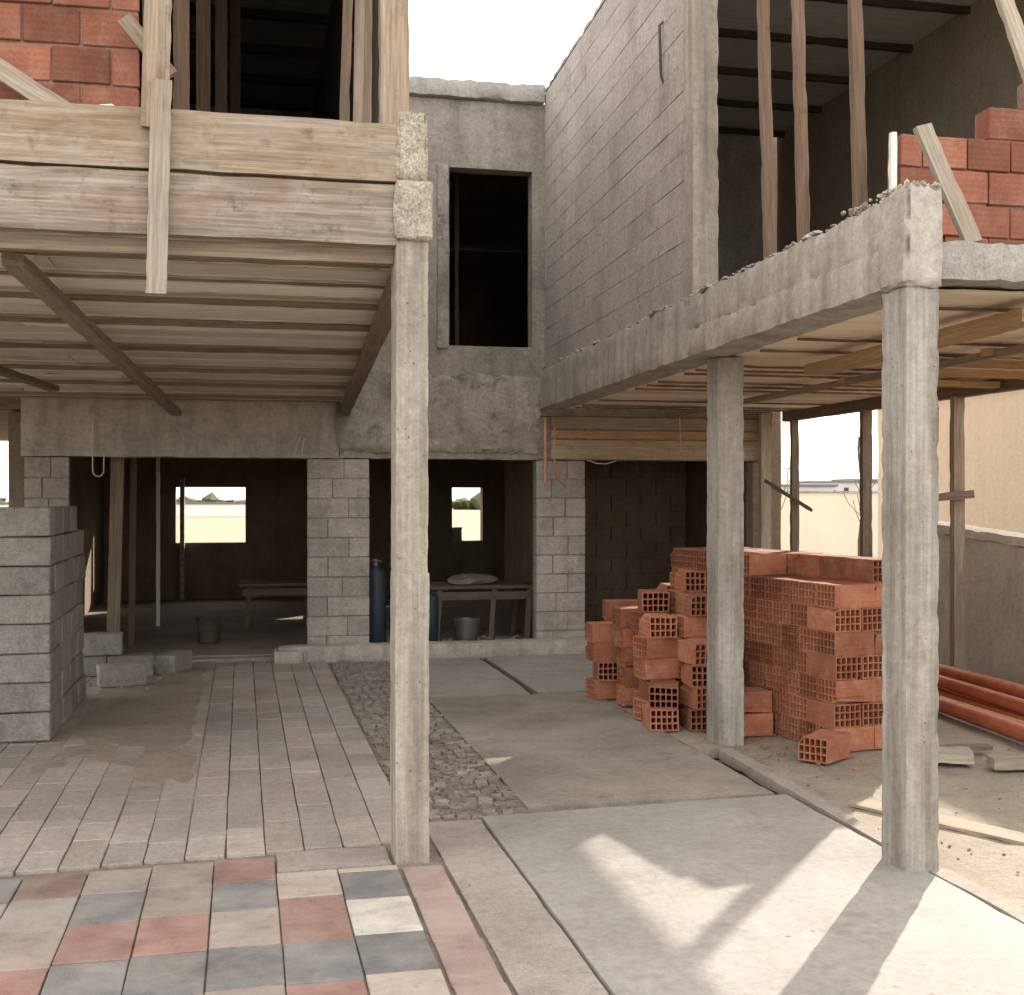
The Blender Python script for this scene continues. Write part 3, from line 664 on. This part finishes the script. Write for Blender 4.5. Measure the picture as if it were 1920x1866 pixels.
# hanging cables
def cable(name, pts, label, r=.006, m='cable'):
    o = tube(name, pts, r, M[m], None, 6); tag(o, label, 'cable'); return o
def loopc(x, y, z0, w, h):
    P = [(x, y, z0), (x - .004, y, z0 - h * .5)]
    for k in range(9):
        a = math.pi + math.pi * k / 8; P.append((x + w / 2 + w / 2 * math.cos(a), y, z0 - h + w * .6 + w * .6 * math.sin(a)))
    P.append((x + w * 1.02, y, z0 - h * .55)); return P
cable('hanging_cable', loopc(-1.39, YF - .09, 2.32, .1, .52), 'pale looped cable hanging over the left dark opening')
cable('hanging_cable', [(.5, YF - .07, 2.02), (.53, YF - .07, 2.12), (.57, YF - .08, 2.22), (.6, YF - .07, 2.18), (.57, YF - .07, 2.05)], 'short pale cable end at the top left of the block pillar', .008)
cable('hanging_cable', [(4.5, YF - .1, 2.5), (4.5, YF - .12, 2.3), (4.52, YF - .1, 2.1)], 'thin straight cable hanging under the right canopy')
cable('hanging_cable', [(3.5, YF - .06, 1.99), (3.6, YF - .08, 1.955), (3.7, YF - .08, 1.95), (3.82, YF - .06, 1.985)], 'sagging pale cable at the top of the right dark opening')
cable('conduit', [(3.06, YF - .03, 2.42), (3.06, YF - .03, 1.75)], 'straight pink conduit running down the right block pillar, left one', .018, 'pink')
cable('conduit', [(3.16, YF - .03, 2.42), (3.16, YF - .03, 1.95), (3.2, YF - .03, 1.8), (3.3, YF - .03, 1.72)], 'pink conduit curving at its lower end on the right block pillar', .014, 'pink')
o = tube('wall_hook', [(2.94, 8.3, 5.0), (2.90, 8.3, 4.96), (2.91, 8.3, 4.6), (2.93, 8.3, 4.55)], .01, M['rod'], None, 6); tag(o, 'thin dark rod against the upper block wall beside its column', 'rod')

# ------------------------------------------------------------------ concrete blocks, left
BM = bevbox(.392, .19, .188, .008, 1, .003); BMS = [BM] + [bevbox(.392, .19, .188, .008, 1, .006) for _ in range(3)]
GB = 'loose concrete blocks stacked at the left'
def blk(x, y, z, lab, rz=0, me=None, grp=GB):
    o = link('concrete_block', me or random.choice(BMS), None, Matrix.Translation((x, y, z)) @ Matrix.Rotation(rz + random.uniform(-.02, .02), 4, 'Z'), M['block'])
    tag(o, lab, 'block', grp); return o
H_ = .192
for r in range(8):
    z = .0 + (r + .5) * H_
    for i in range(3):
        if r == 7 and i == 0: pass
        sx = .1 if r % 2 else 0
        blk(-1.42 - i * .4 - sx * (1 if i else .08), 8.6 + random.uniform(-.012, .012), z, f'grey block, {ORD[i]} from the right in {ORD[r]} course, front of left stack')
    ny = 4 if r < 7 else 3
    for j in range(ny):
        off = .2 if r % 2 else 0
        blk(-1.33 + random.uniform(-.012, .012), 8.91 + j * .4, z, f'grey block, {ORD[j]} back from the corner in {ORD[r]} course, side of left stack', R(90))
    if r == 6:
        for i in range(2):
            for j in range(6): blk(-1.66 - i * .4, 8.82 + j * .2, z, f'grey block inside the left stack top, {ORD[j]} back in its {("right", "left")[i]} inner column', grp='blocks filling the top of the left stack')
    if r < 6: pass
dl = [(-1.0, 10.9, .095, .2, 'grey block lying flat before the left opening, nearest the stack'), (-.98, 11.5, .095, .1, 'long grey block on the ground just before the left dark opening'),
      (-1.38, 11.6, .095, 0, 'grey block tucked beside the left pillar foot'), (-.62, 11.75, .07, 1.2, 'small upright block end right of the long grey block')]
for x, y, z, rz, l in dl: blk(x, y, z, l, rz, grp=None)
blk(-1.25, 11.55, .285, 'pale grey block lying on top of two others before the left opening', .05, grp=None)
gravel('block_rubble', 80, lambda: (random.gauss(-.95, .25), random.gauss(11.1, .3)), M['block'], 'broken block crumbs before the left opening', .01, .05)
o = rbox('step_block', (.3, .58, 12.02, 12.3, -.04, .12), M['beam'], step=.06, amp=.012, chip=.015); tag(o, 'small concrete step at the foot of the block pillar', 'step')

# ------------------------------------------------------------------ hollow red bricks
def hollow_brick(L=.3, W=.198, Hh=.148, nc=5, nr=3, t=.0085):
    hw = (W - t * (nc + 1)) / nc; hh = (Hh - t * (nr + 1)) / nr
    ys = [-W / 2]; zs = [-Hh / 2]
    for k in range(nc): ys += [ys[-1] + t, ys[-1] + t + hw]
    ys.append(W / 2)
    for k in range(nr): zs += [zs[-1] + t, zs[-1] + t + hh]
    zs.append(Hh / 2)
    bm = bmesh.new(); X = (-L / 2, L / 2)
    vt = [[[bm.verts.new((x, a, b)) for b in zs] for a in ys] for x in X]
    ny, nz_ = len(ys), len(zs)
    for s in (0, 1):
        for i in range(ny - 1):
            for j in range(nz_ - 1):
                if i % 2 == 1 and j % 2 == 1:
                    if s == 0:
                        c = [(i, j), (i + 1, j), (i + 1, j + 1), (i, j + 1)]
                        for k in range(4):
                            a, b = c[k], c[(k + 1) % 4]
                            bm.faces.new((vt[0][a[0]][a[1]], vt[0][b[0]][b[1]], vt[1][b[0]][b[1]], vt[1][a[0]][a[1]]))
                    continue
                q = [vt[s][i][j], vt[s][i + 1][j], vt[s][i + 1][j + 1], vt[s][i][j + 1]]
                bm.faces.new(q)
    for i in range(ny - 1):
        for j in (0, nz_ - 1): bm.faces.new((vt[0][i][j], vt[1][i][j], vt[1][i + 1][j], vt[0][i + 1][j]))
    for j in range(nz_ - 1):
        for i in (0, ny - 1): bm.faces.new((vt[0][i][j], vt[1][i][j], vt[1][i][j + 1], vt[0][i][j + 1]))
    bmesh.ops.recalc_face_normals(bm, faces=bm.faces[:])
    me = bpy.data.meshes.new('m'); bm.to_mesh(me); bm.free(); me.materials.append(M['brick']); return me
def worn(seed):
    me = hollow_brick(); cx, cy, cz = [random.choice((-1, 1)) for _ in range(3)]
    for v in me.vertices:
        p = v.co.copy(); d = noise.noise_vector(p * 9 + Vector((seed * 5.1, 0, 0))) * .0035 + noise.noise_vector(p * 40 + Vector((seed, 3, 0))) * .0012
        q = Vector((p.x / .15 * cx, p.y / .1 * cy, p.z / .075 * cz))
        if seed % 2 and min(q.x - .9, q.y - .75, q.z - .75) > 0: d += Vector((-cx * .02, -cy * .012, -cz * .02))
        v.co = p + d
    return me
HBV = [worn(k) for k in range(8)]
def hbrick(x, y, z, rz, lab, grp, me=None, rx=0, j=1.0):
    if grp == G1:
        dx, dy = x - X0, y - Y0; x, y = X0 + dx * CA - dy * SA, Y0 + dx * SA + dy * CA; rz += R(TW)
    mw = Matrix.Translation((x + random.uniform(-.007, .007) * j, y + random.uniform(-.004, .004) * j, z)) @ Matrix.Rotation(rz + random.uniform(-.02, .02) * j, 4, 'Z') @ Matrix.Rotation(rx, 4, 'X')
    o = link('hollow_brick', me or random.choice(HBV), None, mw); tag(o, lab, 'brick', grp); return o
X0, Y0, BH = 3.62, 7.06, .15
TW = 8.0; CA, SA = math.cos(R(TW)), math.sin(R(TW))
G1 = 'hollow red bricks of the tall pile between the columns'
for r in range(8):
    z = BH * (r + .5) + .002
    zoff = r % 2
    # corner bricks alternate direction
    if r < 7:
        if zoff == 0:
            ystart = Y0
        else:
            hbrick(X0 + .1, Y0 + .15, z, R(90), f'red hollow brick at the near corner, {ORD[r]} course up, plain side to the left', G1)
            hbrick(X0 + .305, Y0 + .15, z, R(90), f'red hollow brick one in from the near corner, {ORD[r]} course up, holes to the front', G1)
            hbrick(X0 + .51, Y0 + .15, z, R(90), f'red hollow brick two in from the near corner, {ORD[r]} course up', G1)
            ystart = Y0 + .305
    else: ystart = Y0 + 1.0
    n = int((Y0 + 2.35 - ystart) / .2)
    for k in range(n):
        yy = ystart + .1 + k * .2
        hbrick(X0 + .15, yy, z, 0, f'red hollow brick, {ORD[k]} from the front in {ORD[r]} course up, left face of tall pile', G1)
        if r >= 5 or k < 1:
            hbrick(X0 + .455, yy, z, R(180), f'red hollow brick, {ORD[k]} from the front, {ORD[r]} course up, right side of tall pile', G1)
for k in range(3):
    hbrick(X0 + .46, Y0 + .35 + k * .3 - .1, BH * 7.5, R(90), f'red hollow brick lying on top of the tall pile, {ORD[k]} from the front', G1)
hbrick(3.48, 6.94, .075, R(35), 'red hollow brick lying askew on the ground at the foot of the tall pile', None)
hbrick(3.33, 7.78, .075, R(0), 'lower red brick just right of the middle concrete column', None)
hbrick(3.33, 7.78, .225, R(4), 'upper red brick just right of the middle concrete column', None)
G2 = 'hollow red bricks of the low stepped pile behind the middle column'
# stepped pile beside middle column
def stack(x, y, n, desc, grp, rots=None, depth=1, wide=1, base_z=0):
    for r in range(n):
        for c in range(wide):
            for d in range(depth):
                rz = (rots[r % len(rots)] if rots else 0)
                hbrick(x + c * .305, y + d * .205, base_z + BH * (r + .5) + .002, rz,
                       f'red brick, {ORD[r]} course up in the {desc}', grp, j=3)
stack(2.86, 8.12, 2, 'lowest nearest column of the stepped pile', G2, [R(78), R(70)])
stack(3.1, 8.05, 4, 'column of bricks pressed behind the middle concrete column', G2, [R(85), R(92)])
stack(2.93, 8.42, 5, 'second column of the stepped pile', G2, [R(12), R(84), R(5)])
stack(3.2, 8.40, 6, 'tall second column right of the stepped pile', G2, [R(8), R(88)])
stack(3.02, 8.75, 6, 'third column of the stepped pile', G2, [R(3), R(80)])
stack(3.32, 8.75, 7, 'tallest column of the stepped pile', G2, [R(88), R(2)])
stack(2.98, 9.05, 5, 'rear column of the stepped pile', G2, [R(2), R(4)])
stack(2.86, 9.42, 4, 'leftmost low column of bricks', G2, [R(6), R(82), R(0), R(5)])
stack(3.08, 9.7, 5, 'column behind the leftmost low one', G2, [R(0), R(4)])
stack(3.38, 9.4, 6, 'hidden rear column beside the leftmost ones', G2, [R(0), R(88)])
gravel('brick_crumbs', 120, lambda: (random.uniform(2.9, 3.7), random.gauss(7.2, .45)), M['brick'], 'red brick crumbs scattered at the foot of the piles', .008, .03)

# ------------------------------------------------------------------ orange pipes
GP = 'orange plastic pipes lying on the ground at the right'
pd = [(4.78, 5.0, 5.12, 9.2, .075, .05, 'nearest and thickest'), (4.93, 4.9, 5.25, 9.3, .065, .045, 'second from the front'), (5.06, 5.1, 5.36, 9.25, .06, .04, 'third from the front'),
      (5.2, 5.0, 5.47, 9.2, .06, .04, 'fourth from the front'), (5.33, 5.1, 5.55, 9.35, .07, .05, 'fifth from the front'), (5.1, 5.3, 5.38, 9.1, .165, .045, 'upper, lying across the others'),
      (5.35, 5.2, 5.6, 9.3, .18, .06, 'upper rear')]
for xa, ya, xb, yb, z, r, l in pd:
    P = [(xa + (xb - xa) * t, ya + (yb - ya) * t, z - .005 + .012 * math.sin(t * 5 + xa * 9)) for t in [k / 10 for k in range(11)]]
    o = tube('plastic_pipe', P, r, M['pvc'], None, 14, hollow=.12); tag(o, f'orange plastic pipe on the ground, {l}', 'pipe', GP)
# timber offcuts and stone in front of the pipes
prop((4.0, 6.72, .05), (4.28, 6.6, .05), .2, 'wood_light', 'pale wooden offcut lying by the foot of the near right column', None, 'offcut', 'offcut', .07, face=(0, 0, 1))
prop((4.3, 6.45, .04), (4.72, 6.35, .05), .13, 'wood_light', 'longer pale offcut lying below the orange pipes', None, 'offcut', 'offcut', .07, face=(0, 0, 1))
prop((4.05, 6.95, .03), (4.6, 6.9, .03), .1, 'wood_dark', 'dark board lying behind the pale offcuts', None, 'board', 'board', .03, face=(0, 0, 1))
for k, (xa, ya, xb, yb, l) in enumerate(((3.15, 5.9, 4.2, 3.9, 'board half buried in sand beside the near right column'),)):
    prop((xa, ya, .0), (xb, yb, .0), .16, 'wood', l, None, 'ground_board', 'board', .02, face=(0, 0, 1))
gravel('sand_pebbles', 220, lambda: (random.uniform(3.0, 5.0), random.uniform(3.4, 7.2)), M['stone'], 'pebbles and crumbs scattered over the sandy ground at the right', .004, .02, -.008)
gravel('floor_crumbs', 150, lambda: (random.uniform(-1.2, 2.8), random.uniform(4.2, 12)), M['slab_old'], 'fine crumbs scattered over the paving', .004, .012, .002)

# ------------------------------------------------------------------ beyond the house
def rawall(p):
    q = p.copy()
    if q.z > .8: q.z += (q.y - 9.8) * .065
    return q
gw = rbox('garden_wall', (6.12, 6.3, 3.0, 10.7, -.08, 1.28), M['greywall'], step=.12, amp=.015, chip=.02, warp=rawall); tag(gw, 'rough grey low wall with a sloping top behind the orange pipes', 'wall')
rbox('coping', (6.07, 6.34, 3.0, 10.72, 1.27, 1.36), M['greywall'], gw, step=.1, amp=.012, chip=.015, warp=rawall)
cbd = tag(empty('cream_building', (9, 10, 0)), 'plain cream rendered building beyond the low grey wall', 'building')
rbox('wall', (9.2, 15, 2.0, 16.6, -.08, 3.0), M['cream'], cbd, step=.4, amp=.006)
rbox('roof_edge', (9.12, 15.1, 1.9, 16.7, 3.0, 3.12), M['parapet'], cbd, step=.4)
fw = rbox('boundary_wall', (6.5, 36, 28, 28.2, -.08, 1.72), M['cream'], step=.5, amp=.01); tag(fw, 'long low cream wall in the distance under the sky', 'wall')
rbox('coping', (6.45, 36, 27.95, 28.25, 1.722, 1.76), M['parapet'], fw, step=.5)
lw = rbox('field_wall', (-30, 8, 112, 112.3, -.1, 1.0), M['white'], step=2, amp=.01); tag(lw, 'long white wall across the far field seen through the left window', 'wall')
rbox('coping', (-30, 8, 111.9, 112.4, 1.0, 1.2), M['roofgrey'], lw, step=2)
for k, (ang, d, wd, h) in enumerate(((13.2, 210, 9, 3.4), (14.8, 260, 16, 4.6), (16.0, 330, 14, 6), (17.0, 300, 12, 5.2), (18.4, 240, 10, 4.0), (12.0, 280, 12, 4.2))):
    a = R(YAW + ang); x = d * math.sin(a); y = d * math.cos(a)
    t = tag(empty('far_house', (x, y, 0)), f'tiny pale house on the hazy horizon, {ORD[k]} of the far row beyond the cream wall', 'house', 'houses on the horizon')
    rbox('wall', (x - wd / 2, x + wd / 2, y - 4, y + 4, -.1, h), M['pale'], t, step=4, amp=0)
    rbox('roof', (x - wd / 2 - .3, x + wd / 2 + .3, y - 4.3, y + 4.3, h, h + .35), M['roofgrey'], t, step=4, amp=0)
    for q in range(3): rbox('window', (x - wd * .3 + q * wd * .28, x - wd * .3 + q * wd * .28 + 1, y - 4.06, y - 4.01, h - 2, h - 1), M['dark'], t, step=4, amp=0)
# bare saplings beyond the wall
def sapling(x, y, h, label, sd):
    random.seed(sd)
    t = tag(empty('bare_sapling', (x, y, 0)), label, 'tree')
    tr = [(x + .05 * math.sin(k * 1.1 + sd), y, -.1 + h * k / 8) for k in range(9)]
    tube('trunk', tr, .022, M['bark'], t, 6)
    for k in range(11):
        z = h * (.35 + .6 * k / 11); a = random.uniform(0, 6.3); L = random.uniform(.25, .7)
        tube('branch', [(x, y, z), (x + L * .5 * math.cos(a), y + L * .5 * math.sin(a), z + L * .5), (x + L * .75 * math.cos(a), y + L * .75 * math.sin(a), z + L)], .008, M['bark'], t, 5)
sapling(12.9, 24.0, 3.0, 'thin bare sapling between the dark prop and the near right column', 3)
sapling(10.85, 24.0, 2.6, 'small bare sapling at the far corner post against the sky', 5)
t = tag(empty('sign_frame', (13.9, 29.5, 0)), 'small upright metal frame beyond the cream wall against the sky', 'frame')
xs = 13.8
for dx in (0, .22): tube('upright', [(xs + dx, 29.5, -.1), (xs + dx, 29.5, 2.35)], .02, M['steel'], t, 6)
tube('crossbar', [(xs, 29.5, 2.35), (xs + .22, 29.5, 2.35)], .02, M['steel'], t, 6)
# hedge on the far field
random.seed(11)
it = []
for k in range(260):
    x = random.uniform(-60, 120); it.append(((x, 170 + random.uniform(-4, 4), .6), (random.uniform(2, 6), 2.5, random.uniform(1.2, 3.4))))
o = multilump('far_hedge', it, M['leaf']); tag(o, 'dull green scrub line along the far field', 'scrub', kind='stuff')
